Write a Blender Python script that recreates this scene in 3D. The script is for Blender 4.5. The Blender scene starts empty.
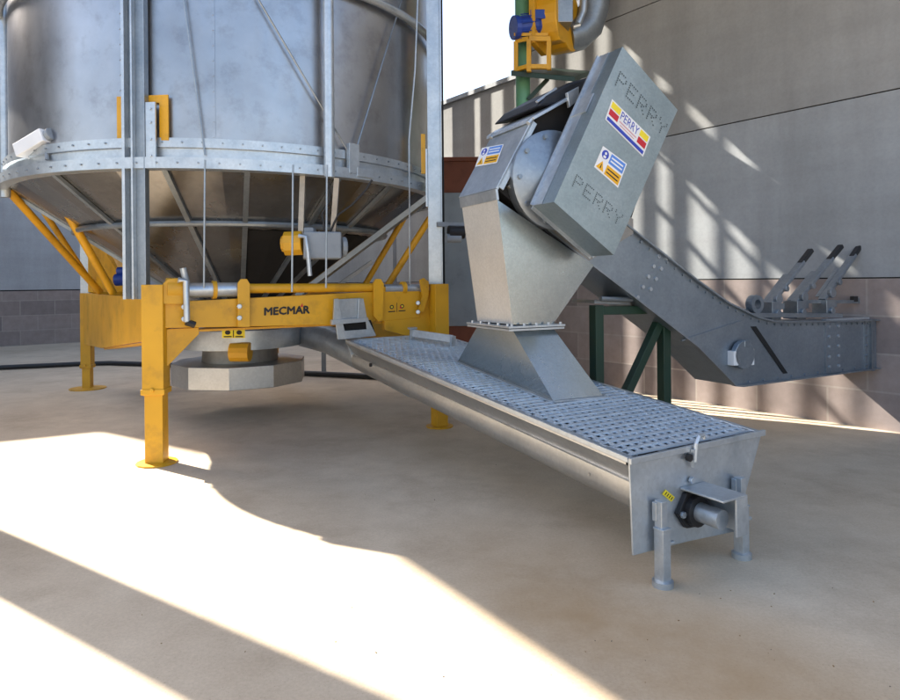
import bpy, bmesh, math, random
from mathutils import Vector, Matrix
random.seed(4)
V = Vector
sc = bpy.context.scene
COL = sc.collection
R_ = math.radians

# ------------------------------------------------------------------ camera model (26 mm, eye height 1.6 m)
F, CX, CY, ROLL, EYE = 650.0, 450.0, 282.0, 0.009, 1.6
CO = V((0, 0, EYE))
def ray(px, py):
    dx, dy = px-CX, py-CY
    c, s = math.cos(ROLL), math.sin(ROLL)
    return V(((c*dx-s*dy)/F, 1, -(s*dx+c*dy)/F))
def at(px, py, Y): return CO+ray(px, py)*Y
def onz(px, py, z):
    r = ray(px, py); return CO+r*((z-EYE)/r.z)
def onplane(px, py, p0, n):
    r = ray(px, py); return CO+r*((V(p0)-CO).dot(n)/r.dot(n))

# ------------------------------------------------------------------ materials
def mat(name, base=(.5,.5,.5), metal=0.0, rough=.5):
    m = bpy.data.materials.new(name); m.use_nodes = True
    nt = m.node_tree; b = nt.nodes['Principled BSDF']
    b.inputs['Base Color'].default_value = (*base, 1); b.inputs['Metallic'].default_value = metal
    b.inputs['Roughness'].default_value = rough
    return m, nt, b
def N(nt, t, **kw):
    n = nt.nodes.new(t)
    for k, v in kw.items(): setattr(n, k, v)
    return n
def noise(nt, scale, detail=4, rough=.55, vec=None):
    n = N(nt, 'ShaderNodeTexNoise'); n.inputs['Scale'].default_value = scale
    n.inputs['Detail'].default_value = detail; n.inputs['Roughness'].default_value = rough
    if vec: nt.links.new(vec, n.inputs['Vector'])
    return n
def coord(nt, scale=(1,1,1)):
    t = N(nt, 'ShaderNodeTexCoord'); mp = N(nt, 'ShaderNodeMapping'); mp.inputs['Scale'].default_value = scale
    nt.links.new(t.outputs['Object'], mp.inputs['Vector']); return mp.outputs['Vector']
def ramp(nt, fac, stops):
    r = N(nt, 'ShaderNodeValToRGB'); e = r.color_ramp.elements
    while len(e) < len(stops): e.new(.5)
    for i, (p, c) in enumerate(stops):
        e[i].position = p; e[i].color = (*c, 1) if len(c) == 3 else c
    nt.links.new(fac, r.inputs['Fac']); return r.outputs['Color']
def mix(nt, fac, a, b, mode='MIX'):
    m = N(nt, 'ShaderNodeMix', data_type='RGBA', blend_type=mode)
    if isinstance(fac, (int, float)): m.inputs[0].default_value = fac
    else: nt.links.new(fac, m.inputs[0])
    for s, i in ((a, 6), (b, 7)):
        if isinstance(s, tuple): m.inputs[i].default_value = (*s, 1)
        else: nt.links.new(s, m.inputs[i])
    return m.outputs[2]
def bump(nt, b, h, strength=.2, dist=.01):
    n = N(nt, 'ShaderNodeBump'); n.inputs['Strength'].default_value = strength; n.inputs['Distance'].default_value = dist
    nt.links.new(h, n.inputs['Height']); nt.links.new(n.outputs['Normal'], b.inputs['Normal'])

def metal_mat(name, c0, c1, rough0, rough1, scale=6, spangle=60, metal=.85, bumps=.05):
    m, nt, b = mat(name, c0, metal, rough0)
    v = coord(nt)
    n1 = noise(nt, scale, 6, .6, v); vo = N(nt, 'ShaderNodeTexVoronoi'); vo.inputs['Scale'].default_value = spangle
    nt.links.new(v, vo.inputs['Vector'])
    big = ramp(nt, n1.outputs['Fac'], [(.3, c0), (.7, c1)])
    hsv = N(nt, 'ShaderNodeSeparateColor'); nt.links.new(vo.outputs['Color'], hsv.inputs[0])
    g = ramp(nt, hsv.outputs[0], [(0, (.9,.9,.9)), (1, (1,1,1))])
    nt.links.new(mix(nt, 1.0, big, g, 'MULTIPLY'), b.inputs['Base Color'])
    rr = N(nt, 'ShaderNodeMapRange'); rr.inputs[3].default_value = rough0; rr.inputs[4].default_value = rough1
    nt.links.new(n1.outputs['Fac'], rr.inputs[0]); nt.links.new(rr.outputs[0], b.inputs['Roughness'])
    n2 = noise(nt, scale*1.5, 3, .5, v); bump(nt, b, n2.outputs['Fac'], bumps, .02)
    return m
GALV = metal_mat('galvanised_steel', (.43,.48,.53), (.60,.645,.68), .28, .46, 5, 45, .72)
GRID = metal_mat('grid_galvanised_steel', (.56,.63,.71), (.70,.76,.82), .3, .45, 8, 30, .55)
TROUGH = metal_mat('trough_sheet_steel', (.46,.47,.47), (.58,.585,.58), .27, .40, 2, 45, .88, .012)
GALVD = metal_mat('grey_galvanised_steel', (.26,.30,.34), (.38,.42,.46), .36, .52, 3, 40)
GUARD = metal_mat('guard_sheet_steel', (.27,.34,.37), (.38,.45,.48), .3, .46, 2.5, 70, .8)
CASE = metal_mat('casing_steel', (.25,.30,.35), (.35,.40,.455), .32, .48, 2, 50, .8)
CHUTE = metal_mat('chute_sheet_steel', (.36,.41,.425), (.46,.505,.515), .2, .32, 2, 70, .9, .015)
CHUTE_LIT = metal_mat('floor_lit_chute_sheet', (.62,.60,.55), (.72,.70,.65), .3, .42, 2, 70, .45, .015)  # cream tone stands in for sunlit floor reflected on the chute's left face
DULL = metal_mat('weathered_steel', (.30,.29,.27), (.42,.40,.37), .45, .6, 5, 30, .7)

def silo_mat():
    m, nt, b = mat('silo_stainless', (.5,.52,.55), .95, .3)
    v = coord(nt, (1,1,.25)); v2 = coord(nt)
    n1 = noise(nt, 1.6, 5, .6, v2); n2 = noise(nt, 9, 4, .6, v); n3 = noise(nt, 4, 5, .7, v2)
    c = ramp(nt, n1.outputs['Fac'], [(.3, (.33,.335,.355)), (.7, (.45,.455,.475))])
    d = ramp(nt, n3.outputs['Fac'], [(.27, (.45,.41,.39)), (.50, (1,1,1))])
    nt.links.new(mix(nt, .4, c, mix(nt, 1, c, d, 'MULTIPLY')), b.inputs['Base Color'])
    rr = N(nt, 'ShaderNodeMapRange'); rr.inputs[3].default_value = .26; rr.inputs[4].default_value = .40
    nt.links.new(n2.outputs['Fac'], rr.inputs[0]); nt.links.new(rr.outputs[0], b.inputs['Roughness'])
    bump(nt, b, n1.outputs['Fac'], .06, .06)
    return m
SILO = silo_mat()
def cone_mat():
    m = metal_mat('hopper_sheet_steel', (.22,.215,.21), (.33,.325,.32), .18, .34, 2, 20, .92)
    return m
CONE = cone_mat()

def paint(name, c, rough=.4, dirt=(.12,.07,.03), amt=.35, scale=5):
    m, nt, b = mat(name, c, 0, rough)
    v = coord(nt); n1 = noise(nt, scale, 7, .65, v); n2 = noise(nt, 1.7, 3, .5, v)
    k = ramp(nt, n1.outputs['Fac'], [(.52, (0,0,0)), (.78, (amt,)*3)])
    c2 = tuple(min(1, x*1.15) for x in c); c3 = tuple(x*.85 for x in c)
    basec = ramp(nt, n2.outputs['Fac'], [(.3, c3), (.7, c2)])
    n3 = noise(nt, scale*7, 5, .7, v); chip = ramp(nt, n3.outputs['Fac'], [(.66, (0,0,0)), (.70, (1,1,1))])
    gate = N(nt, 'ShaderNodeMath', operation='MULTIPLY'); nt.links.new(chip, gate.inputs[0])
    nt.links.new(ramp(nt, n1.outputs['Fac'], [(.5, (0,0,0)), (.62, (amt*2,)*3)]), gate.inputs[1])
    worn = mix(nt, gate.outputs[0], mix(nt, k, basec, dirt), tuple(x*.5 for x in dirt))
    nt.links.new(worn, b.inputs['Base Color'])
    rr = N(nt, 'ShaderNodeMapRange'); rr.inputs[3].default_value = rough-.08; rr.inputs[4].default_value = rough+.15
    nt.links.new(n1.outputs['Fac'], rr.inputs[0]); nt.links.new(rr.outputs[0], b.inputs['Roughness'])
    return m
YEL = paint('orange_yellow_paint', (.68,.35,.014), .4, (.16,.09,.03), .5, 4)
DGRN = paint('dark_green_paint', (.008,.035,.02), .45, (.03,.02,.015))
LGRN = paint('pale_green_paint', (.13,.34,.20), .5, (.05,.08,.05))
BLUE = paint('blue_paint', (.015,.05,.30), .35, (.02,.02,.03))
RED = paint('rust_red_paint', (.17,.045,.018), .6, (.06,.02,.01), .6)
GREYP = paint('grey_paint', (.25,.28,.31), .5, (.1,.1,.1))
BLACK = paint('black_rubber', (.012,.012,.014), .5, (.05,.05,.05), .3)
DARK = paint('dark_gap', (.008,.008,.009), .8, (.01,.01,.01))
WHITE = paint('white_label', (.8,.81,.82), .4, (.5,.5,.5), .15)
LYEL = paint('label_yellow', (.88,.70,.03), .4, (.4,.3,.05), .15)
LAMB = paint('label_amber', (.80,.42,.01), .4, (.4,.2,.05), .15)
LRED = paint('label_red', (.55,.015,.03), .4, (.3,.05,.05), .15)
LBLU = paint('label_blue', (.03,.06,.45), .4, (.1,.1,.3), .15)
LSKY = paint('label_sky_blue', (.10,.26,.70), .4, (.1,.1,.3), .15)
LPNK = paint('label_pink', (.65,.30,.33), .4, (.5,.3,.3), .1)
PUNCH = paint('punched_holes', (.10,.13,.14), .7, (.05,.05,.05), .1)

def floor_mat():
    m, nt, b = mat('yard_concrete', (.45,.42,.38), 0, .75)
    v = coord(nt)
    n1 = noise(nt, .35, 6, .6, v); n2 = noise(nt, 3, 8, .65, v); n3 = noise(nt, 60, 3, .6, v); n4 = noise(nt, .9, 5, .6, v)
    c = ramp(nt, n1.outputs['Fac'], [(.28, (.53,.425,.30)), (.72, (.74,.62,.465))])
    c = mix(nt, .55, c, ramp(nt, n2.outputs['Fac'], [(.30, (.72,.68,.64)), (.66, (1,1,1))]), 'MULTIPLY')
    n5 = noise(nt, 140, 2, .5, v); c = mix(nt, .6, c, ramp(nt, n5.outputs['Fac'], [(.27, (.45,.4,.36)), (.36, (1,1,1))]), 'MULTIPLY')
    n6 = noise(nt, 1.1, 8, .75, v); c = mix(nt, .38, c, ramp(nt, n6.outputs['Fac'], [(.33, (.6,.55,.5)), (.5, (1,1,1))]), 'MULTIPLY')
    c = mix(nt, .35, c, ramp(nt, n3.outputs['Fac'], [(.35, (.7,.68,.66)), (.65, (1,1,1))]), 'MULTIPLY')
    # ochre dust where the hopper is emptied (near right of the yard)
    gr = N(nt, 'ShaderNodeTexGradient', gradient_type='SPHERICAL')
    tc = N(nt, 'ShaderNodeTexCoord'); mp = N(nt, 'ShaderNodeMapping'); mp.vector_type = 'TEXTURE'
    mp.inputs['Location'].default_value = (.85, 2.95, 0); mp.inputs['Rotation'].default_value = (0, 0, R_(-58)); mp.inputs['Scale'].default_value = (1.9, .8, 2)
    nt.links.new(tc.outputs['Object'], mp.inputs['Vector']); nt.links.new(mp.outputs['Vector'], gr.inputs['Vector'])
    mm = N(nt, 'ShaderNodeMath', operation='MULTIPLY'); nt.links.new(gr.outputs['Fac'], mm.inputs[0])
    nt.links.new(ramp(nt, n4.outputs['Fac'], [(.3, (.25,)*3), (.68, (1,1,1))]), mm.inputs[1])
    m2 = N(nt, 'ShaderNodeMath', operation='MULTIPLY'); m2.inputs[1].default_value = 1.15; m2.use_clamp = True
    nt.links.new(mm.outputs[0], m2.inputs[0])
    c = mix(nt, m2.outputs[0], c, (.36,.225,.10))
    nt.links.new(c, b.inputs['Base Color'])
    bump(nt, b, n2.outputs['Fac'], .15, .01)
    return m
FLOOR = floor_mat()
def panel_mat(name, c0, c1):
    m, nt, b = mat(name, c0, 0, .8)
    v = coord(nt); vs = coord(nt, (1.2,1.2,.18)); vh = coord(nt, (.25,.25,2.2))
    n1 = noise(nt, .6, 6, .6, v); n2 = noise(nt, 1.2, 5, .6, vs); n3 = noise(nt, 30, 3, .6, v); n4 = noise(nt, 1.5, 4, .5, vh)
    c = ramp(nt, n1.outputs['Fac'], [(.3, c0), (.7, c1)])
    c = mix(nt, .45, c, ramp(nt, n2.outputs['Fac'], [(.33, (.58,.56,.54)), (.58, (1,1,1))]), 'MULTIPLY')
    c = mix(nt, .5, c, ramp(nt, n4.outputs['Fac'], [(.3, (.8,.79,.78)), (.6, (1,1,1))]), 'MULTIPLY')
    c = mix(nt, .25, c, ramp(nt, n3.outputs['Fac'], [(.35, (.75,.75,.75)), (.6, (1,1,1))]), 'MULTIPLY')
    nt.links.new(c, b.inputs['Base Color']); bump(nt, b, n3.outputs['Fac'], .1, .01)
    return m
PANEL = panel_mat('panel_concrete', (.29,.31,.325), (.385,.405,.42))
PANELD = panel_mat('darker_panel_concrete', (.265,.27,.268), (.35,.355,.35))  # slightly darker, warmer panel tone for the upper and far rows
PANELB = panel_mat('far_wall_render', (.36,.38,.41), (.44,.46,.49))
def block_mat():
    m, nt, b = mat('blockwork', (.3,.27,.26), 0, .85)
    t = N(nt, 'ShaderNodeTexCoord'); sp = N(nt, 'ShaderNodeSeparateXYZ'); cb = N(nt, 'ShaderNodeCombineXYZ')
    nt.links.new(t.outputs['Object'], sp.inputs[0]); nt.links.new(sp.outputs[0], cb.inputs[0]); nt.links.new(sp.outputs[2], cb.inputs[1])
    br = N(nt, 'ShaderNodeTexBrick'); nt.links.new(cb.outputs[0], br.inputs['Vector'])
    br.inputs['Scale'].default_value = 1; br.inputs['Brick Width'].default_value = .8; br.inputs['Row Height'].default_value = .4
    br.inputs['Mortar Size'].default_value = .012; br.inputs['Mortar Smooth'].default_value = .3
    br.inputs['Color1'].default_value = (.33,.275,.255,1); br.inputs['Color2'].default_value = (.215,.18,.175,1); br.inputs['Mortar'].default_value = (.36,.32,.29,1)
    n1 = noise(nt, 5, 7, .65, t.outputs['Object'])
    c = mix(nt, .6, br.outputs['Color'], ramp(nt, n1.outputs['Fac'], [(.3, (.6,.57,.55)), (.7, (1,1,1))]), 'MULTIPLY')
    nt.links.new(c, b.inputs['Base Color']); bump(nt, b, br.outputs['Fac'], -.4, .01)
    return m
BLOCK = block_mat()
ROOFM = paint('roof_sheet', (.15,.13,.115), .7)

# ------------------------------------------------------------------ builders
class MB:
    def __init__(s): s.v = []; s.f = []; s.m = []
    def add(s, vs, fs, mi=0):
        o = len(s.v); s.v += [V(x) for x in vs]; s.f += [tuple(i+o for i in f) for f in fs]; s.m += [mi]*len(fs); return s
    def hexa(s, a, b, mi=0):     # a, b: two matching loops
        n = len(a); fs = [tuple(range(n))[::-1], tuple(range(n, 2*n))]+[(i, (i+1) % n, n+(i+1) % n, n+i) for i in range(n)]
        return s.add(list(a)+list(b), fs, mi)
    def box(s, c, sz, ax=None, mi=0):
        x, y, z = ax or (V((1,0,0)), V((0,1,0)), V((0,0,1))); c = V(c)
        hx, hy, hz = sz[0]/2, sz[1]/2, sz[2]/2
        lo = [c+x*a*hx+y*b*hy-z*hz for a, b in ((-1,-1),(1,-1),(1,1),(-1,1))]; hi = [p+z*2*hz for p in lo]
        return s.hexa(lo, hi, mi)
    def beam(s, p0, p1, w, h, up=V((0,0,1)), mi=0):
        p0, p1 = V(p0), V(p1); d = (p1-p0).normalized(); x = d.cross(up)
        if x.length < 1e-4: x = d.cross(V((1,0,0)))
        x.normalize(); y = x.cross(d).normalized()
        q = [x*a*w/2+y*b*h/2 for a, b in ((-1,-1),(1,-1),(1,1),(-1,1))]
        return s.hexa([p0+k for k in q], [p1+k for k in q], mi)
    def prism(s, pts, vec, mi=0):
        pts = [V(p) for p in pts]; return s.hexa(pts, [p+V(vec) for p in pts], mi)
    def tube(s, pts, r, n=12, mi=0, cap=True):
        pts = [V(p) for p in pts]; rs = r if isinstance(r, (list, tuple)) else [r]*len(pts)
        vs = []; fs = []; prev = None
        for i, p in enumerate(pts):
            d = (pts[min(i+1, len(pts)-1)]-pts[max(i-1, 0)]).normalized()
            if prev is None:
                x = d.cross(V((0,0,1)));
                if x.length < 1e-3: x = d.cross(V((1,0,0)))
            else: x = prev-d*prev.dot(d)
            x.normalize(); prev = x; y = d.cross(x)
            vs += [p+(x*math.cos(2*math.pi*k/n)+y*math.sin(2*math.pi*k/n))*rs[i] for k in range(n)]
        for i in range(len(pts)-1):
            fs += [(i*n+k, i*n+(k+1) % n, (i+1)*n+(k+1) % n, (i+1)*n+k) for k in range(n)]
        if cap: fs += [tuple(range(n))[::-1], tuple(range((len(pts)-1)*n, len(pts)*n))]
        return s.add(vs, fs, mi)
    def lathe(s, c, prof, n=64, axis=V((0,0,1)), a0=0, mi=0, closed=False):
        c = V(c); axis = V(axis).normalized(); x = axis.cross(V((0,0,1)))
        if x.length < 1e-3: x = V((1,0,0))
        x.normalize(); y = axis.cross(x); m = len(prof)
        vs = [c+axis*z+(x*math.cos(a0+2*math.pi*k/n)+y*math.sin(a0+2*math.pi*k/n))*r for k in range(n) for r, z in prof]
        fs = []
        for k in range(n):
            for j in range(m if closed else m-1):
                fs.append((k*m+j, ((k+1) % n)*m+j, ((k+1) % n)*m+(j+1) % m, k*m+(j+1) % m))
        return s.add(vs, fs, mi)
    def disc(s, c, r, nrm, th, n=14, mi=0):
        nrm = V(nrm).normalized(); return s.tube([V(c), V(c)+nrm*th], r, n, mi)
    def build(s, name, mats, parent=None, label=None, smooth=False, bevel=0, kind=None):
        if not isinstance(mats, (list, tuple)): mats = [mats]
        off = V((0,0,0)); p = parent
        while p is not None: off += p.location; p = p.parent
        me = bpy.data.meshes.new(name); me.from_pydata([v-off for v in s.v], [], s.f); me.update()
        for m in mats: me.materials.append(m)
        for p, mi in zip(me.polygons, s.m): p.material_index = mi
        bm = bmesh.new(); bm.from_mesh(me); bmesh.ops.recalc_face_normals(bm, faces=bm.faces); bm.to_mesh(me); bm.free()
        o = bpy.data.objects.new(name, me); COL.objects.link(o)
        if parent: o.parent = parent
        if label: o['label'] = label
        if kind: o['kind'] = kind
        if smooth:
            me.shade_auto_smooth if False else None
            for p in me.polygons: p.use_smooth = True
            bm = bmesh.new(); bm.from_mesh(me)
            for e in bm.edges:
                if len(e.link_faces) != 2 or e.calc_face_angle(0) > R_(38): e.smooth = False
            bm.to_mesh(me); bm.free()
        if bevel:
            b = o.modifiers.new('bevel', 'BEVEL'); b.width = bevel; b.segments = 2; b.limit_method = 'ANGLE'; b.angle_limit = R_(40)
        return o
def thing(name, loc, label, cat, group=None, rz=0):
    o = bpy.data.objects.new(name, None); COL.objects.link(o); o.location = loc; o.rotation_euler = (0, 0, rz)
    o.empty_display_size = .1; o['label'] = label; o['category'] = cat
    if group: o['group'] = group
    return o
def text_polys(txt):
    cu = bpy.data.curves.new('lettering', 'FONT'); cu.body = txt; cu.resolution_u = 2
    o = bpy.data.objects.new('lettering', cu); COL.objects.link(o)
    bpy.context.view_layer.update()
    me = bpy.data.meshes.new_from_object(o.evaluated_get(bpy.context.evaluated_depsgraph_get()))
    vs = [v.co.copy() for v in me.vertices]; fs = [tuple(p.vertices) for p in me.polygons]
    bpy.data.objects.remove(o); bpy.data.curves.remove(cu); bpy.data.meshes.remove(me)
    x0 = min(v.x for v in vs); x1 = max(v.x for v in vs); y0 = min(v.y for v in vs); y1 = max(v.y for v in vs)
    return [((v.x-x0)/(x1-x0), (v.y-y0)/(y1-y0)) for v in vs], fs
class Quad:      # flat label: corners top-left, top-right, bottom-right, bottom-left; a runs right, b runs up
    def __init__(s, tl, tr, br, bl):
        s.c = (V(bl), V(br), V(tr), V(tl)); s.n = (s.c[1]-s.c[0]).cross(s.c[3]-s.c[0]).normalized()
        if s.n.dot(CO-s.c[0]) < 0: s.n = -s.n
    def p(s, a, b, h=0):
        bl, br, tr, tl = s.c; return (bl*(1-a)+br*a)*(1-b)+(tl*(1-a)+tr*a)*b+s.n*h
    def rect(s, mb, a0, a1, b0, b1, h, mi): return mb.add([s.p(a0,b0,h), s.p(a1,b0,h), s.p(a1,b1,h), s.p(a0,b1,h)], [(0,1,2,3)], mi)
    def poly(s, mb, pts, h, mi): return mb.add([s.p(a,b,h) for a, b in pts], [tuple(range(len(pts)))], mi)
    def circ(s, mb, a, b, ra, rb, h, mi): return s.poly(mb, [(a+ra*math.cos(k*math.pi/8), b+rb*math.sin(k*math.pi/8)) for k in range(16)], h, mi)
    def text(s, mb, t, a0, a1, b0, b1, h, mi):
        vs, fs = text_polys(t); return mb.add([s.p(a0+(a1-a0)*x, b0+(b1-b0)*y, h) for x, y in vs], fs, mi)

# ------------------------------------------------------------------ frames
U = V((.857,.515,0)).normalized(); W = V((-U.y, U.x, 0)); Z = V((0,0,1))
TF = V((.915,3.372,.675))                                   # near corner of the hopper top
SL = R_(5); WT = W*math.cos(SL)+Z*math.sin(SL); TN = U.cross(WT)
def H(s, t, h=0): return TF+U*s+WT*t+TN*h                   # on the hopper's sloping top
a4 = R_(-4); U2 = V((math.cos(a4)*U.x-math.sin(a4)*U.y, math.sin(a4)*U.x+math.cos(a4)*U.y, 0)); W2 = V((-U2.y, U2.x, 0))
O2 = V((.708,4.881,0))
def K(s, t, z): return O2+U2*s+W2*t+Z*z                     # conveyor frame

SD = V((.84,-.543,0)).normalized(); SE = V((-SD.y, SD.x, 0)); TE = math.tan(R_(36))   # sunlight travels along SD, falling
# ------------------------------------------------------------------ ground
g = MB(); g.add([(-300,-300,0),(300,-300,0),(300,300,0),(-300,300,0)], [(0,1,2,3)])
o = g.build('ground', FLOOR); o['kind'] = 'structure'

# ------------------------------------------------------------------ tall shed wall on the right, its roof and post
WD = V((-.617,.787,0)).normalized(); WN = V((.787,.617,0)).normalized()
W0 = WN*7.78+WD*(V((4.341,6.855,0)).dot(WD))
wx = -WD                                                     # local x runs towards the camera side
rz = math.atan2(wx.y, wx.x)
def wall_part(parent, name, mb, m, **k):
    return mb.build(name, m, parent, **k)
# local frame: x along wall (towards viewer), y away from the yard, z up
wall = thing('shed_wall', W0, 'tall grey concrete panel wall on blockwork base behind the conveyor', 'wall', rz=rz)
def lbox(x0, x1, y0, y1, z0, z1): 
    b = MB(); b.box(((x0+x1)/2, (y0+y1)/2, (z0+z1)/2), (x1-x0, y1-y0, z1-z0)); return b
def lbuild(b, name, m, parent, **k):
    off = V((0,0,0)); p = parent
    while p is not None: off += p.location; p = p.parent
    b.v = [v+off for v in b.v]; return b.build(name, m, parent, **k)
XK = -5.15                                                    # where the taller bay ends
lbuild(lbox(-17, 12, .0, .3, 0, 1.595), 'block_base', BLOCK, wall)
for x0, x1, z0, z1, m in ((-17, XK, 1.61, 3.545, PANELD), (XK+.002, 12, 1.61, 3.545, PANEL), (-17, XK, 3.56, 5.06, PANELD), (XK+.002, 12, 3.56, 5.43, PANELD), (XK+.002, 12, 5.445, 7.2, PANELD)):
    lbuild(lbox(x0, x1, .012, .29, z0, z1), 'wall_panel', m, wall)
lbuild(lbox(-17, XK-.002, -.03, .33, 5.062, 5.14), 'coping', GREYP, wall)
b = lbox(-16.9, XK-.003, .03, .28, 1.0, 5.0); b.box(((XK+12)/2, .155, 4.1), (12-XK-.1, .25, 6.1)); lbuild(b, 'joint_backing', DARK, wall)
ROOFZ = 7.2
def inv(p): d = V(p)-W0; return V((d.dot(wx), d.dot(V((-wx.y, wx.x, 0))), d.z))
E0, E1 = V((-.904,4.625,0))-SD*(ROOFZ/TE), V((.596,2.48,0))-SD*(ROOFZ/TE); ed = (E0-E1)/(E0.y-E1.y)
ep = lambda y: tuple((E0+ed*(y-E0.y)).xy)
unseen_roof = [ep(11.15), ep(8), ep(4.5), (5.3,4.5), (1.05,11.0)]  # out of view; edges shaped so its shadow ends along the sunlit floor
rb = MB(); rb.prism([inv((x, y, ROOFZ)) for x, y in unseen_roof], (0,0,.16)); lbuild(rb, 'unseen_roof', ROOFM, wall)
b = MB(); b.prism([inv((-9,11.0,6.30)), inv((-.17,11.0,6.30)), inv((-.17,11.0,6.90)), inv((-9,11.0,6.90))], inv((0,.12,0))-inv((0,0,0)))
for x in (-8,-5,-2): b.prism([inv((x,11.0,6.9)), inv((x+.1,11.0,6.9)), inv((x+.1,11.0,7.19)), inv((x,11.0,7.19))], inv((0,.12,0))-inv((0,0,0)))
lbuild(b, 'shadow_beam', GREYP, wall)  # unseen beam added to cast the dark band across the lit wall
# steel post under the eave, out of view, placed so its shadow bands the floor
n2 = V((E1-E0).normalized()); n2 = V((-n2.y, n2.x, 0)); c1, c2 = n2.dot(E0), 1.755
det = n2.x*SE.y-n2.y*SE.x
cpos = V(((c1*SE.y-n2.y*c2)/det, (n2.x*c2-c1*SE.x)/det, 0)); cb_ = MB()
hw = .225
pts = [cpos+SE*a+SD*b_ for a, b_ in ((-hw,-.15),(hw,-.15),(hw,.15),(-hw,.15))]
cb_.prism([inv(p) for p in pts], (0,0,ROOFZ)); lbuild(cb_, 'unseen_eave_column', GREYP, wall)

# ------------------------------------------------------------------ high wall at the back left
LW0 = V((-11.2,17.65,0)); ldir = V((.787,.617,0)).normalized(); lrz = math.atan2(ldir.y, ldir.x)
bw = thing('back_wall', LW0, 'plain grey rendered wall over dark blockwork at the back left', 'wall', rz=lrz)
lbuild(lbox(-24, 5.6, 0, .3, 0, 1.46), 'block_base', BLOCK, bw)
ln = V((ldir.y, -ldir.x, 0))
def hit(px, py):
    P = onz(px, py, 0); t = (ln.dot(P)-ln.dot(LW0))/ln.dot(SD); Q = P-SD*t; return (Q-LW0).dot(ldir), t*TE
(xa_, za_), (xb_, zb_), (xs_, _) = hit(0,443), hit(145,428), hit(172,448)
sl_ = (zb_-za_)/(xb_-xa_); zt_ = lambda x: za_+sl_*(x-xa_)
b = MB(); b.prism([(-24,.012,1.49),(5.6,.012,1.49),(5.6,.012,zt_(xs_)+1.6),(xs_,.012,zt_(xs_)+1.3),(xs_,.012,zt_(xs_)),(-24,.012,max(7,zt_(-24)))], (0,.28,0)); lbuild(b, 'wall_panel', PANELB, bw)  # top edge shaped, slope and step, to shade the floor beneath the dryer
lbuild(lbox(-23.9, 5.55, .05, .28, 1.4, 1.6), 'joint_backing', DARK, bw)

# slatted screen added out of view behind the dryer to stripe the sunlit wall
scr = thing('shadow_screen', SE*9.5-SD*8.0, 'added slatted screen hidden behind the round dryer, casting shadow strips on the wall', 'screen')
for n, w_ in ((10.46,.2),(10.25,.085),(10.05,.085),(9.85,.07),(9.66,.08),(9.47,.07),(9.3,.08),(9.13,.08),(8.975,.085),(8.785,.055),(8.615,.055),(8.43,.075),(8.268,.035)):
    b = MB(); b.box(SE*n-SD*8.0+Z*7.4, (w_+.018, .03, 7.6), (SE, SD, Z)); b.build('slat', GREYP, scr)
for z in (3.7, 11.1):
    b = MB(); b.beam(SE*8.2-SD*8.05+Z*z, SE*10.55-SD*8.05+Z*z, .05, .1); b.build('rail', GREYP, scr)
for za, zb, wb in ((7.75,6.45,.07),(7.35,6.1,.05),(8.2,7.0,.15),(6.6,5.5,.06),(9.4,7.9,.12)):  # bars added to break up the sunlit streaks on the wall
    b = MB(); b.beam(SE*9.1-SD*7.93+Z*za, SE*8.25-SD*7.93+Z*zb, .03, wb); b.build('diagonal_brace', GREYP, scr)
for n in (8.43, 10.5):
    b = MB(); b.beam(SE*n-SD*8.12, SE*n-SD*8.12+Z*11.2, .07, .07, V((1,0,0))); b.build('leg', GREYP, scr)

# dark block added out of view at left to darken the dryer's reflection
shd = thing('added_dark_block', (-16,6.6,0), 'added dark block left of the yard, unseen, that darkens the dryer reflection', 'shed')
dk = paint('dark_block_coat', (.05,.042,.036), .8)
b = MB(); b.box((-16,6.6,4.5), (4.6,7.4,9.0)); b.build('wall', dk, shd)
b = MB(); b.prism([(-18.6,2.8,9.01),(-13.4,2.8,9.01),(-16,2.8,9.7)], (0,7.6,0)); b.build('unseen_roof', ROOFM, shd)

# ------------------------------------------------------------------ round grain dryer
SC = V((-2.70,8.38,0)); SR = 2.47
dry = thing('grain_dryer', SC, 'large round stainless grain dryer on an orange-yellow frame with legs', 'grain dryer')
def cyl(px, py, R=SR):
    r = ray(px, py); a = r.x**2+r.y**2; b = -(r.x*SC.x+r.y*SC.y); c = SC.x**2+SC.y**2-R*R
    d = b*b-a*c
    t = (-b-math.sqrt(max(d, 0)))/a; return CO+r*t
def rad(p): d = V((p.x-SC.x, p.y-SC.y, 0)); return d.normalized()
def onring(ang, R, z): return V((SC.x+R*math.cos(ang), SC.y+R*math.sin(ang), z))
def angof(px, R=SR):
    p = cyl(px, 150, R); return math.atan2(p.y-SC.y, p.x-SC.x)
b = MB(); b.lathe(SC, [(SR,2.7),(SR,4.3),(SR,6.55)], 128); b.build('silo_wall', SILO, dry, smooth=True)
b = MB(); b.lathe(SC, [(SR+.08,6.5),(SR+.08,6.62),(1.2,7.06),(.3,7.15),(.001,7.15)], 64); b.build('roof_cone', GALV, dry, smooth=True)
# vertical lap seams with rivets
for px, w_ in ((121.5,.05),(214,.03)):
    an = angof(px); b = MB(); q = onring(an, SR+.004, 4.6); rd = rad(q); tg = V((-rd.y, rd.x, 0))
    b.box(q, (w_, .012, 3.7), (tg, rd, Z))
    for k in range(26): b.disc(onring(an, SR+.01, 2.95+k*.14), .008, rd, .008, 6)
    b.build('lap_seam', SILO, dry)
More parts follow.
